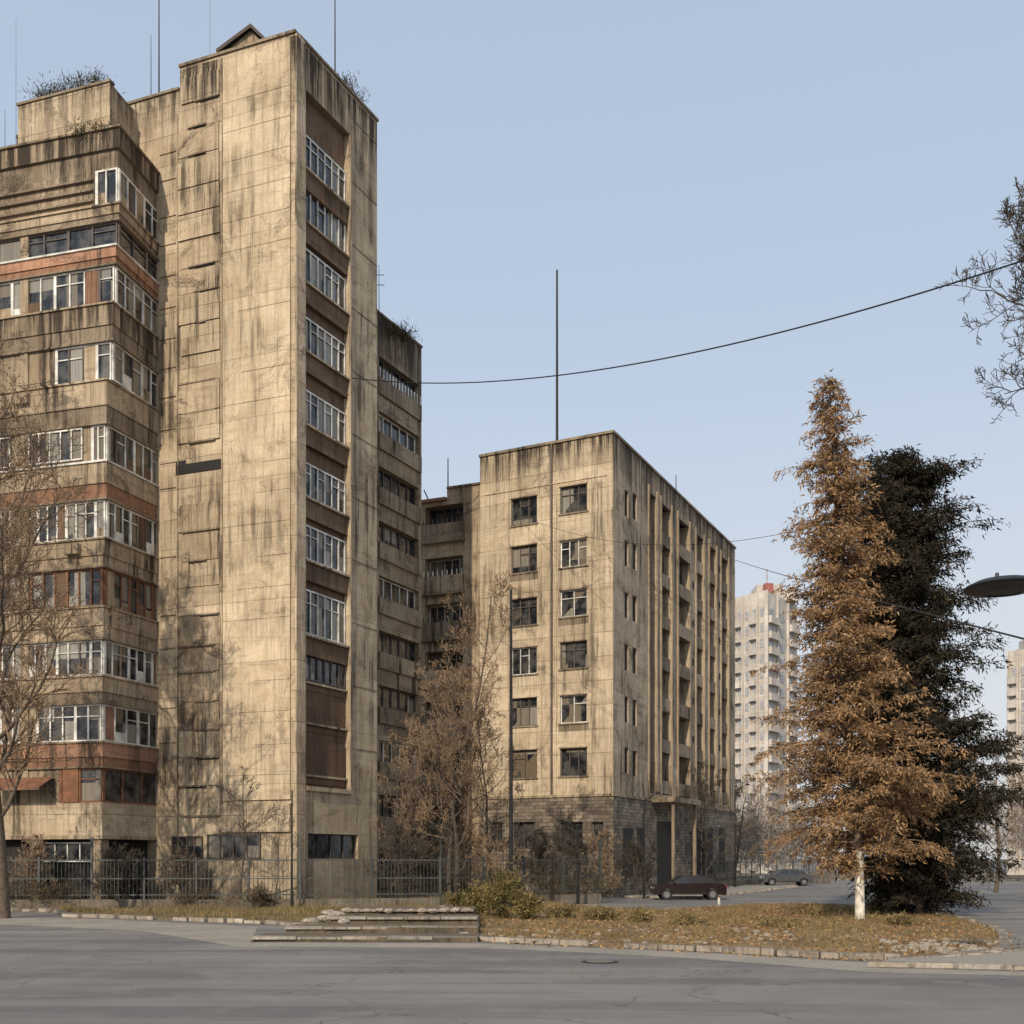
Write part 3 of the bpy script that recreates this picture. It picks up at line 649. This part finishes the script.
def bare_tree(name,base,height,r0,spread,clear,seed,n1=16,n2=8,n3=6,n4=4,up=.5,mats=(None,None),leaf=None,nleaf=0,stems=1,tr=.011):
    rs=np.random.RandomState(seed); thick=[];thin=[]; tips=[]
    def grow(p,d,L,r,lev):
        ns=[0,6,4,3,2][lev]; pts=[p]; dd=d.copy()
        for i in range(ns):
            dd=nrm(dd+rs.normal(size=3)*(.16+.04*lev)+np.array([0,0,.10])); q=pts[-1]+dd*L/ns
            ra=max(tr,r*(1-.75*i/ns)); rb=max(tr*.8,r*(1-.75*(i+1)/ns))
            (thick if lev<=1 else thin).append([*pts[-1],*q,ra,rb]); pts.append(q)
        if lev<4:
            k=[0,n2,n3,n4][lev]
            for j in range(k):
                f=rs.uniform(.2,1)*ns; i=min(int(f),ns-1); q=pts[i]+(pts[i+1]-pts[i])*(f-i)
                dir0=nrm(pts[i+1]-pts[i]); side=nrm(np.cross(dir0,rs.normal(size=3)))
                nd=nrm(dir0*.75+side*.85+np.array([0,0,up*.3]))
                grow(q,nd,L*rs.uniform(.38,.6)*(1.15-.5*f/ns),max(tr,r*.45),lev+1)
        tips.append(pts[-1]); 
        if lev>=3: tips.append(pts[1])
    for s in range(stems):
        b=np.array(base,float)+(rs.normal(size=3)*[.3,.3,0] if s else 0); h=height*(1 if s==0 else rs.uniform(.7,.95))
        pts=[b]; d=nrm(np.array([rs.normal()*.1*(s>0),rs.normal()*.1*(s>0),1])); N=14
        for i in range(N):
            d=nrm(d+rs.normal(size=3)*.07+np.array([0,0,.08])); q=pts[-1]+d*h/N; pts.append(q)
            f0=i/N; thick.append([*pts[-2],*q,max(.02,r0*(1-.9*f0)),max(.02,r0*(1-.9*(i+1)/N))])
        for j in range(n1):
            f=(clear+(1-clear)*(j+rs.rand())/n1)*.98; i=min(int(f*N),N-1); q=pts[i]+(pts[i+1]-pts[i])*(f*N-i)
            az=j*2.4+rs.rand(); e=up+.5*(f-clear); nd=nrm(np.array([math.cos(az),math.sin(az),e]))
            prof=math.sin(math.pi*min(1,.25+.75*(f-clear)/(1-clear))); grow(q,nd,spread*(.35+.75*prof)*rs.uniform(.8,1.15),r0*(1-.8*f)*.45,1)
    e=bpy.data.objects.new(name,None); scene.collection.objects.link(e)
    tubes('trunk_and_limbs',thick,mats[0] or M_bark,e,6); tubes('twigs',thin,mats[1] or M_twig,e,3)
    if nleaf:
        tp=np.array(tips); ix=rs.randint(0,len(tp),nleaf); c=tp[ix]+rs.normal(size=(nleaf,3))*.12
        D=rs.normal(size=(nleaf,3))-[0,0,.6]; D/=np.linalg.norm(D,axis=1)[:,None]
        quads('leaves',c,D,.05,rs.uniform(.05,.11,nleaf),leaf,e)
    return e
M_oleaf=foliage('dry_orange_leaves',(.21,.12,.055),(.33,.19,.09),(.42,.27,.13))
gz=lambda px,Y: (*W(px,Y),0)
bare_tree('bare_tree',gz(4,40.5),24,.26,5.2,.16,3,36,9,7,5,.9,(M_bark,M_twig),M_oleaf,4000,1,.012)
bare_tree('bare_tree.001',gz(452,50.5),15.6,.15,3.5,.12,8,17,7,5,4,.95,(M_twigd,M_twig),M_oleaf,2600,2)
bare_tree('bare_tree.002',gz(492,51.5),9.5,.12,2.6,.1,12,14,6,5,3,.8,(M_twigd,M_twigd),M_oleaf,600)
bare_tree('bare_tree.003',gz(241,47),6.2,.06,1.6,.2,21,12,5,4,2,.8,(M_twigd,M_twigd))
bare_tree('bare_tree.004',gz(705,75),8.5,.2,3.0,.15,31,16,7,6,4,.6,(M_twigd,M_twigd))
bare_tree('bare_tree.005',gz(1182,31),22.5,.3,3.9,.68,44,22,9,8,6,.35,(M_twigd,M_twigd),tr=.012)
bare_tree('bare_tree.006',gz(996,70),10,.15,3.2,.2,51,14,7,5,4,.7,(M_bark,M_twig),M_oleaf,1200)
bare_tree('bare_tree.007',gz(735,92),9,.15,3,.2,57,14,7,5,4,.7,(M_bark,M_twig))
bare_tree('bare_tree.008',gz(405,51),9,.1,2.0,.15,66,12,5,4,3,1.0,(M_twigd,M_twig),M_oleaf,500,2)
kk=60
for i,(px,dep,h) in enumerate(((30,48,3.0),(395,49,3.8),(425,51.5,4.2),(478,50.5,4),(545,56,3.8),(572,57,4.4),(600,58,3.8),(640,62,3.2),(120,49,2.4),(180,49.2,2.2))):
    bare_tree('bare_shrub' if i==0 else 'bare_shrub.%03d'%i,gz(px,dep),h,.04,1.5,.03,kk+i,9,6,5,3,1.0,(M_twigd,M_twigd if i%3 else M_twig),stems=3,tr=.012)
def conifer(name,base,height,prof,lean,seed,leafm,trunkm,nb,droop=.35,z0=1.5,size=.2,dens=1.0,lump=.2,skirt=1.0,branchm=None):
    rs=np.random.RandomState(seed); segs=[];CC=[];DD=[];LL=[]
    base=np.array(base,float); N=16; tp=lambda f: base+np.array([lean[0]*f+.12*math.sin(f*9),lean[1]*f,height*f])
    tr=[]
    ph=rs.rand(6)*6.28
    for i in range(N):
        r=.17*(1-i/N)+.02; r2=.17*(1-(i+1)/N)+.02; tr.append([*tp(i/N),*tp((i+1)/N),r,r2])
    for j in range(nb):
        f=z0/height+(1-z0/height)*((j+rs.rand())/nb)*.995
        az=rs.rand()*2*math.pi; R_=np.interp(f,[p[0] for p in prof],[p[1] for p in prof])
        R_*=1+lump*(math.sin(az*2+f*9+ph[0])+.7*math.sin(az*3-f*23+ph[1])+.6*math.sin(f*47+az+ph[2]))
        R_*=rs.choice([.5,.75,.9,1,1.1,1.32],p=[.15,.17,.22,.24,.15,.07])
        if R_<.15: R_=.15
        p=tp(f); d=nrm(np.array([math.cos(az),math.sin(az),.35+.3*f])); ns=max(3,int(R_/.3)); st=R_/ns
        rad=.035*min(1,R_/2)+.008
        for i in range(ns):
            d=nrm(d+np.array([0,0,-droop/ns*1.6])+rs.normal(size=3)*.08); q=p+d*st
            segs.append([*p,*q,rad*(1-.8*i/ns),rad*(1-.8*(i+1)/ns)])
            t=(i+1)/ns
            if t>.2:
                for s_ in range(2 if R_>.6 else 1):
                    sd_=nrm(np.cross(d,[0,0,1])*rs.choice([-1,1])+d*.7+rs.normal(size=3)*.25-np.array([0,0,.25]))
                    ls=(.25+.55*(1-t)*min(1,R_/2)+.15)*rs.uniform(.6,1.2)
                    o_=p+(q-p)*rs.rand(); m=max(3,int(7*dens*ls/.5))
                    tt=rs.rand(m,1); c=o_+sd_*ls*tt+rs.normal(size=(m,3))*.06*skirt-[0,0,.12]*tt**2
                    dd=sd_*.7+rs.normal(size=(m,3))*.5-[0,0,.35]
                    CC.append(c); DD.append(dd); LL.append(rs.uniform(.5,1.3,m)*size)
                    segs.append([*o_,*(o_+sd_*ls-np.array([0,0,.08])),.009,.004])
            p=q
    C_=np.concatenate(CC);D_=np.concatenate(DD);D_/=np.linalg.norm(D_,axis=1)[:,None];L_=np.concatenate(LL)
    keep=C_[:,2]>.15; C_=C_[keep];D_=D_[keep];L_=L_[keep]
    e=bpy.data.objects.new(name,None); scene.collection.objects.link(e)
    lo=[t for t in tr if t[2]<2.2]; tubes('trunk_lower',lo,trunkm,e,8); tubes('trunk',[t for t in tr if t[2]>=2.2],M_bark,e,8)
    tubes('branches',segs,branchm or M_twigd,e,3)
    quads('foliage',C_,D_,L_*.34,L_,leafm,e,.2)
M_orange=foliage('browned_needles',(.21,.12,.058),(.36,.215,.105),(.46,.31,.165),.8)
M_dgreen=foliage('dark_conifer_needles',(.014,.016,.011),(.034,.030,.019),(.085,.058,.033),.8)
b1=(*G(860,922),.1)
conifer('brown_conifer_tree',b1,(922-380)/F*b1[1],[(0,1.0),(.06,1.5),(.13,2.5),(.24,3.2),(.32,2.75),(.45,2.3),(.6,1.9),(.78,1.3),(.9,.75),(.97,.35),(1,.1)],(-1.25,0),7,M_orange,M_lime,540,.4,1.9,.165,1.7,.24,1.1,M_twig)
conifer('dark_conifer_tree',gz(920,41.5),(908-446)/F*41.5*K,[(0,2.1),(.1,2.7),(.3,3.15),(.5,3.05),(.7,2.7),(.85,2.1),(.94,1.45),(1,.6)],(-1.1,0),9,M_dgreen,M_bark,820,.3,.3,.19,2.0,.28,1.7)
M_dist=foliage('hazed_distant_twigs',(.24,.20,.165),(.34,.28,.23),(.38,.35,.32),.05)  # haze of distance blended into these twig colours
def belt(name,specs,mat,seed,L=(.5,1.3),wd=(.06,.16)):
    rs=np.random.RandomState(seed); CC=[]
    for (x,y,h,r,n) in specs:
        v=rs.normal(size=(n,3)); v/=np.linalg.norm(v,axis=1)[:,None]; rad=rs.rand(n,1)**.45
        lump=1+.25*np.sin(v[:,0:1]*5+x)+.2*np.sin(v[:,2:3]*7+y)
        c=v*rad*lump*[r,r,h*.42]+[x,y,h*.55]; CC.append(c[c[:,2]>0]); 
    C_=np.concatenate(CC); n=len(C_); D=rs.normal(size=(n,3))+[0,0,.8]; D/=np.linalg.norm(D,axis=1)[:,None]
    quads(name,C_,D,rs.uniform(*wd,n),rs.uniform(*L,n),mat)
sp_=[]
rs=np.random.RandomState(2)
for i in range(18): x,y=W(rs.uniform(730,815),rs.uniform(100,130)); sp_.append((x,y,rs.uniform(6,11),rs.uniform(2,3.5),900))
for i in range(26): x,y=W(rs.uniform(950,1250),rs.uniform(95,130)); sp_.append((x,y,rs.uniform(9,16),rs.uniform(2.5,4),1100))
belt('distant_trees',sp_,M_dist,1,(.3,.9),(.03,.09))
sp_=[]
for i in range(110): x=rs.uniform(-260,330); y=rs.uniform(230,300); sp_.append((x,y,rs.uniform(12,27),rs.uniform(6,10),260))
belt('distant_treeline',sp_,foliage('hazy_tree_belt',(.40,.41,.43),(.45,.46,.48),None,.02),3)  # far haze is put into the foliage colour as pale blue-grey
sp_=[]
for i in range(16): x,y=W(rs.uniform(375,640),rs.uniform(53,58)); sp_.append((x,y,rs.uniform(1.0,2.6),rs.uniform(.6,1.2),420))
for i in range(16): x,y=W(rs.uniform(-60,290),rs.uniform(46.2,47)); sp_.append((x,y,rs.uniform(.6,1.5),rs.uniform(.4,1.0),260))
belt('undergrowth',sp_,foliage('undergrowth_twigs',(.065,.052,.033),(.13,.10,.055),(.2,.14,.08),1),8,(.12,.4),(.012,.04))
def inside(poly,x,y):
    c=np.zeros(len(x),bool); n=len(poly); j=n-1
    for i in range(n):
        xi,yi=poly[i]; xj,yj=poly[j]
        cond=((yi>y)!=(yj>y))&(x<(xj-xi)*(y-yi)/(yj-yi+1e-12)+xi); c^=cond; j=i
    return c
def scatter(poly,n,rs):
    xs=[p[0] for p in poly]; ys=[p[1] for p in poly]; x=rs.uniform(min(xs),max(xs),n); y=rs.uniform(min(ys),max(ys),n); k=inside(poly,x,y); return x[k],y[k]
M_dgrass=foliage('dry_grass',(.19,.14,.065),(.32,.23,.11),(.13,.125,.05),.5); M_litleaf=foliage('fallen_leaves',(.23,.125,.055),(.37,.215,.10),(.44,.31,.16),.4)
rs=np.random.RandomState(11)
x,y=scatter(island,60000,rs); n=len(x)
cl=np.sin(x*1.7+np.sin(y*.9)*2)*np.sin(y*1.3+x*.4)
k=rs.rand(n)<.25+.6*(cl>0); x,y,cl=x[k],y[k],cl[k]; n=len(x)
D=rs.normal(size=(n,3))*[.5,.5,.2]+[0,0,1]; D/=np.linalg.norm(D,axis=1)[:,None]
quads('dry_grass',np.stack([x,y,np.full(n,.09)],1),D,.018,rs.uniform(.05,.17,n)*(1+.7*(cl>.3)),M_dgrass)
x,y=scatter(outset(island,.6),24000,rs); n=len(x); k=rs.rand(n)<.35+.5*(np.sin(x*.8+y*.5)*np.sin(y*.9-x*.3)>-.1); x,y=x[k],y[k]; n=len(x); D=rs.normal(size=(n,3))*[1,1,.25]; D/=np.linalg.norm(D,axis=1)[:,None]
inn=inside(island,x,y)
quads('fallen_leaves',np.stack([x,y,np.where(inn,rs.uniform(.11,.14,n),.02)],1)*1.0,D,.06,.09,M_litleaf,None,.5)
vs=[G(60,914),G(160,919),G(330,928),G(440,935),G(424,921),G(440,909),G(560,902),G(600,896),G(300,903),G(60,907)]
x,y=scatter(vs,80000,rs); n=len(x); cl=np.sin(x*1.1+2*np.sin(y*.5))
D=rs.normal(size=(n,3))*[.5,.5,.2]+[0,0,1]; D/=np.linalg.norm(D,axis=1)[:,None]
quads('dry_grass.001',np.stack([x,y,np.full(n,.08)],1),D,.022,rs.uniform(.06,.2,n)*(1+.8*(cl>.3)),M_dgrass)
def shrub(name,cs,mat,seed,n=2600,L=.16):
    rs=np.random.RandomState(seed); CC=[]; sg=[]
    for (x,y,h,r) in cs:
        for j in range(14):
            a=rs.rand()*6.28; t=np.array([x+math.cos(a)*r*rs.rand(),y+math.sin(a)*r*rs.rand(),h*rs.uniform(.45,1.1)]); sg.append([x,y,.05,*t,.02,.006])
            CC.append(t+rs.normal(size=(n//14,3))*[r*.26,r*.26,h*.18])
            CC.append(np.array([x,y,0])+(t-[x,y,0])*rs.rand(n//28,1)+rs.normal(size=(n//28,3))*.1)
    C_=np.concatenate(CC); C_=C_[C_[:,2]>.08]; m=len(C_); D=rs.normal(size=(m,3))+[0,0,.5]; D/=np.linalg.norm(D,axis=1)[:,None]
    e=bpy.data.objects.new(name,None); scene.collection.objects.link(e); tubes('stems',sg,M_twigd,e,4); quads('leaves',C_,D,.045,rs.uniform(.5,1.3,m)*L,mat,e)
M_sh=foliage('olive_shrub_leaves',(.09,.08,.028),(.19,.15,.055),(.28,.20,.08),1.5)
def gg(px,py,h,r): a=G(px,py); return (a[0],a[1],h,r)
shrub('shrub',[gg(480,919,1.0,.8),gg(503,921,1.45,.9),gg(528,922,.9,.6),gg(462,915,.7,.7)],M_sh,5,1500,.14)
shrub('shrub.001',[gg(560,921,.5,.6),gg(600,923,.4,.6),gg(640,925,.45,.6),gg(420,926,.4,.5)],M_dgrass,6,900,.14)
shrub('shrub.002',[gg(690,928,.35,.6),gg(780,930,.3,.7),gg(900,928,.35,.7),gg(820,918,.4,.7),(*G(875,915),.6,.9)],M_dgrass,8,700,.13)
rp=[]
for px,py,Y in ((45,98,52.0),(60,94,52.0),(78,88,52.0),(95,83,52.0)): 
    p=W3(px,py,Y); rp.append((p.x,p.y,p.z))
rs=np.random.RandomState(5); CC=[]
for p in rp+[tuple(W3(342,86,54)),tuple(W3(352,98,54.5)),tuple(W3(395,332,59)),tuple(W3(405,336,60))]+[tuple(W3(q,135,48.8)) for q in (85,105)]:
    CC.append(np.array(p)+rs.normal(size=(380,3))*[.38,.35,.18])
C_=np.concatenate(CC); m=len(C_); D=rs.normal(size=(m,3))*[.6,.6,.4]+[0,0,.9]; D/=np.linalg.norm(D,axis=1)[:,None]
quads('rooftop_plants',C_,D,.04,rs.uniform(.12,.3,m),foliage('rooftop_weeds',(.05,.045,.02),(.10,.08,.04),None,1))
# ================================================================= fence
M_fence=simple('weathered_fence_paint',(.07,.075,.07),.6,.3); M_low=concrete('low_wall_concrete',(.20,.175,.14),.9,2.5,5,.6,splash=False)
Fe=Bd('metal_fence')
pts=[W(-120,46.2),W(300,47),W(440,48.6),W(600,54)]
for a,b in zip(pts[:-1],pts[1:]):
    f=Fr(a,b); Fe.wbox('low_wall',M_low,f,0,f.L-.01,.0,.5,-.12,.12)
    n=int(f.L/2.3)
    for i in range(n+1):
        u=f.L*i/n; Fe.wbox('posts',M_fence,f,max(0,u-.05),u+.05,.5,2.45+(.9 if i%4==0 else 0),-.05,.05)
    for z in (.7,1.45,2.3): Fe.wbox('rails',M_fence,f,0,f.L,z-.03,z+.03,-.02,.02)
    m=int(f.L/.17)
    for i in range(m): u=f.L*(i+.5)/m; Fe.wbox('bars',M_fence,f,u-.010,u+.010,.55,2.3+(.08 if i%2 else 0),-.009,.009)
Fe.done()
Fe=Bd('metal_fence.001')
pts=[W(640,69),W(700,76),W(760,92),W(830,96)]
for a,b in zip(pts[:-1],pts[1:]):
    f=Fr(a,b)
    Fe.wbox('low_wall',M_low,f,0,f.L-.01,.0,.5,-.1,.1)
    for i in range(int(f.L/2)): Fe.wbox('posts',M_fence,f,i*2,i*2+.09,.5,2.2,-.04,.04)
    for z in (.8,2.1): Fe.wbox('rails',M_fence,f,0,f.L,z-.025,z+.025,-.02,.02)
    for i in range(int(f.L/.3)): Fe.wbox('bars',M_fence,f,i*.3,i*.3+.02,.55,2.1,-.01,.01)
Fe.done()
def pole(name,px,Y,ytop,arm=None,r=.09):
    b=Bd(name); x,y=W(px,Y); zt=Z(ytop,Y); b.tube('base',M_metal,(x,y,0),(x,y,.9),r*1.6,r*1.5,10); b.tube('pole',M_metal,(x,y,.9),(x,y,zt),r,r*.6,10)
    if arm:
        b.tube('arm',M_metal,(x,y,zt-.05),(x+arm,y-.3,zt+.4),.035,.03); b.tube('lamp_head',M_metal,(x+arm,y-.3,zt+.42),(x+arm*1.35,y-.35,zt+.40),.10,.05)
    b.done()
pole('utility_pole',511,46.5,590,None,.10); pole('street_lamp',578,52,828,-.8,.06); pole('utility_pole.001',292,46,790,None,.05)
pole('street_lamp.001',644,60,800,.7,.06); pole('street_lamp.002',735,80,790,.8,.07)
Lb=Bd('street_lamp.003')
c=W3(1003,586,17)
def lathe(b,part,mat,c,prof,n=28):
    for (r0,z0),(r1,z1) in zip(prof[:-1],prof[1:]):
        for i in range(n):
            t0,t1=2*math.pi*i/n,2*math.pi*(i+1)/n
            b.q(part,mat,[(c[0]+r0*math.cos(t0),c[1]+r0*math.sin(t0),c[2]+z0),(c[0]+r0*math.cos(t1),c[1]+r0*math.sin(t1),c[2]+z0),(c[0]+r1*math.cos(t1),c[1]+r1*math.sin(t1),c[2]+z1),(c[0]+r1*math.cos(t0),c[1]+r1*math.sin(t0),c[2]+z1)])
lathe(Lb,'lamp_shade',M_metal,c,[(0,.13),(.2,.12),(.45,.07),(.6,.0),(.62,-.03),(.58,-.06),(.3,-.12),(.28,-.1),(0,-.1)])
px_,py_=c.x+2.6,c.y+.2
Lb.tube('arm',M_metal,(c.x+.1,c.y,c.z+.1),(px_,py_,c.z+.35),.035,.04); Lb.tube('pole',M_metal,(px_,py_,0),(px_,py_,c.z+.6),.1,.06,12)
Lb.tube('finial',M_metal,(c.x-.1,c.y,c.z+.1),(c.x-.1,c.y,c.z+.22),.04,.03)
Lb.done()
def cable(name,a,b,sag,r=.02,n=40):
    a=Vector(a);b=Vector(b); S_=[]
    pv=None
    for i in range(n+1):
        t=i/n; p=a.lerp(b,t); p.z-=sag*4*t*(1-t)
        if pv is not None: S_.append([*pv,*p,r,r])
        pv=p
    tubes(name,S_,M_metal,None,5)
cable('overhead_cable',W3(352,378,52.8),W3(1090,238,26),1.5,.026)
cable('overhead_cable.001',W3(520,515,64),W3(800,530,44),1.2,.012)
cable('overhead_cable.002',W3(735,560,85),W3(1060,648,17),.1,.02)
cable('overhead_cable.003',W3(160,445,51.5),W3(352,392,52.8),.9,.015)
# ================================================================= cars
def car(name,pos,L,paint,face=1):
    b=Bd(name); x0,y0=pos; s=L/4.3; wd=.82
    M_p=paint
    def arch(cx): return [(cx+.37*math.cos(t),.32+.37*math.sin(t)) for t in np.linspace(0,math.pi,9)]
    prof=[(-2.15,.6),(-2.05,.84),(-1.15,.94),(1.35,.98),(2.0,.93),(2.14,.72),(2.12,.28)]+arch(1.32)+arch(-1.38)+[(-2.1,.28)]
    P=lambda p,w: (x0+face*p[0]*s,y0+w*s,p[1]*s)
    n=len(prof)
    for w in (-wd,wd): b.q('body_%s'%('a' if w<0 else 'b'),M_p,[P(p,w) for p in prof])
    for i in range(n): b.q('body_shell',M_p,[P(prof[i],-wd),P(prof[(i+1)%n],-wd),P(prof[(i+1)%n],wd),P(prof[i],wd)])
    cab=[(-1.2,.94),(-.45,1.38),(.0,1.43),(.75,1.42),(1.35,1.32),(1.75,.96)]
    wt=lambda z: wd-.02-(z-.94)*.42
    for sd in (-1,1):
        b.q('cabin_side',M_p,[P(p,sd*wt(p[1])) for p in cab])
        for win in ([(-.98,.98),(-.42,1.33),(.1,1.37),(.1,.98)],[(.18,.98),(.18,1.37),(.72,1.36),(.95,1.3),(.95,.98)],[(1.03,.99),(1.03,1.29),(1.28,1.25),(1.5,.99)]):
            b.q('side_windows',M_cg,[P(p,sd*(wt(p[1])+.012)) for p in win])
        for cx in (1.32,-1.38):
            b.tube('tyres',M_ty,P((cx,.32),sd*(wd-.2)),P((cx,.32),sd*(wd+.01)),.32*s,None,20)
            b.tube('hubs',M_hub,P((cx,.32),sd*(wd-.1)),P((cx,.32),sd*(wd+.02)),.19*s,None,12)
        b.q('door_gap',M_dk,[P(p,sd*(wd+.003)) for p in ((.12,.35),(.15,.35),(.15,.93),(.12,.93))])
        b.q('trim',M_dk,[P(p,sd*(wd+.004)) for p in ((-1.0,.34),(.95,.34),(.95,.42),(-1.0,.42))])
        b.box('mirrors',M_p,P((-.95,1.0),sd*(wd+.08)),(.14,.14,.12))
        b.box('headlamps',M_hub,P((-2.1,.7),sd*.6),(.1,.35,.14)); b.box('tail_lamps',M_red,P((2.1,.78),sd*.62),(.1,.3,.16))
    for i in range(len(cab)-1):
        a,c_=cab[i],cab[i+1]; m=M_cg if i in (0,4) else M_p
        b.q('windscreens' if i in (0,4) else 'roof',m,[P(a,-wt(a[1])),P(a,wt(a[1])),P(c_,wt(c_[1])),P(c_,-wt(c_[1]))])
    b.done()
def paint(name,c):
    g=NG(name); g.color(c); g.b.inputs['Roughness'].default_value=.3; g.b.inputs['Coat Weight'].default_value=.5; return g.m
M_cg=paint('car_glass',(.015,.017,.02)); M_ty=simple('tyre_rubber',(.02,.02,.02),.9); M_hub=simple('hub_metal',(.2,.2,.2),.5,.6); M_red=paint('tail_lamp_red',(.3,.02,.02))
car('parked_car',G(688,899.5),4.2,paint('maroon_paint',(.014,.006,.007)))
car('parked_car.001',W(786,88),4.4,paint('grey_paint',(.06,.06,.065)))
bl=Bd('bollard'); p=G(719,908); bl.tube('post',M_white,(*p,0),(*p,.5),.07,.06,10); bl.tube('cap',M_rust,(*p,.5),(*p,.58),.075,.05,10); bl.done()
# ================================================================= light, world, camera
w=bpy.data.worlds.new('World'); scene.world=w; w.use_nodes=True
nt=w.node_tree; bg=nt.nodes['Background']; sk=nt.nodes.new('ShaderNodeTexSky'); sk.sky_type='NISHITA'; sk.sun_disc=False
el=math.radians(30); hx,hy=-.33,-.944; sd=Vector((hx*math.cos(el),hy*math.cos(el),math.sin(el)))
sk.sun_elevation=el; sk.sun_rotation=math.atan2(sd.x,sd.y)%(2*math.pi); sk.air_density=1.2; sk.dust_density=4.0; sk.ozone_density=1.5; sk.altitude=100
tc=nt.nodes.new('ShaderNodeTexCoord'); sx=nt.nodes.new('ShaderNodeSeparateXYZ'); nt.links.new(tc.outputs['Generated'],sx.inputs[0])
mr=nt.nodes.new('ShaderNodeMapRange'); mr.inputs[1].default_value=0; mr.inputs[2].default_value=.8; mr.inputs[3].default_value=.95; mr.inputs[4].default_value=.7; mr.interpolation_type='SMOOTHSTEP'
nt.links.new(sx.outputs[2],mr.inputs[0])
m2=nt.nodes.new('ShaderNodeMapRange'); m2.inputs[1].default_value=-.02; m2.inputs[2].default_value=.5; m2.inputs[3].default_value=1; m2.inputs[4].default_value=0; m2.interpolation_type='SMOOTHSTEP'
nt.links.new(sx.outputs[2],m2.inputs[0])
hc=nt.nodes.new('ShaderNodeMix'); hc.data_type='RGBA'; nt.links.new(m2.outputs[0],hc.inputs[0]); hc.inputs[6].default_value=(4.3,5.15,6.35,1); hc.inputs[7].default_value=(5.9,6.05,6.2,1)
hz=nt.nodes.new('ShaderNodeMix'); hz.data_type='RGBA'; nt.links.new(mr.outputs[0],hz.inputs[0]); nt.links.new(sk.outputs[0],hz.inputs[6]); nt.links.new(hc.outputs[2],hz.inputs[7])
nt.links.new(hz.outputs[2],bg.inputs[0]); bg.inputs[1].default_value=.13
sl=bpy.data.lights.new('sun','SUN'); sl.energy=3.4; sl.angle=math.radians(.6); sl.color=(1,.87,.69)
so=bpy.data.objects.new('sun',sl); scene.collection.objects.link(so); so.rotation_euler=(-sd).to_track_quat('-Z','Y').to_euler()
cd=bpy.data.cameras.new('camera'); cam=bpy.data.objects.new('camera',cd); scene.collection.objects.link(cam)
cam.location=(0,0,H); cam.rotation_euler=(math.pi/2,0,0); cd.sensor_width=36; cd.lens=F/1024*36; cd.shift_y=(HY-512)/1024; cd.clip_end=6000
scene.camera=cam
scene.view_settings.view_transform='Standard'; scene.view_settings.look='None'; scene.view_settings.exposure=0
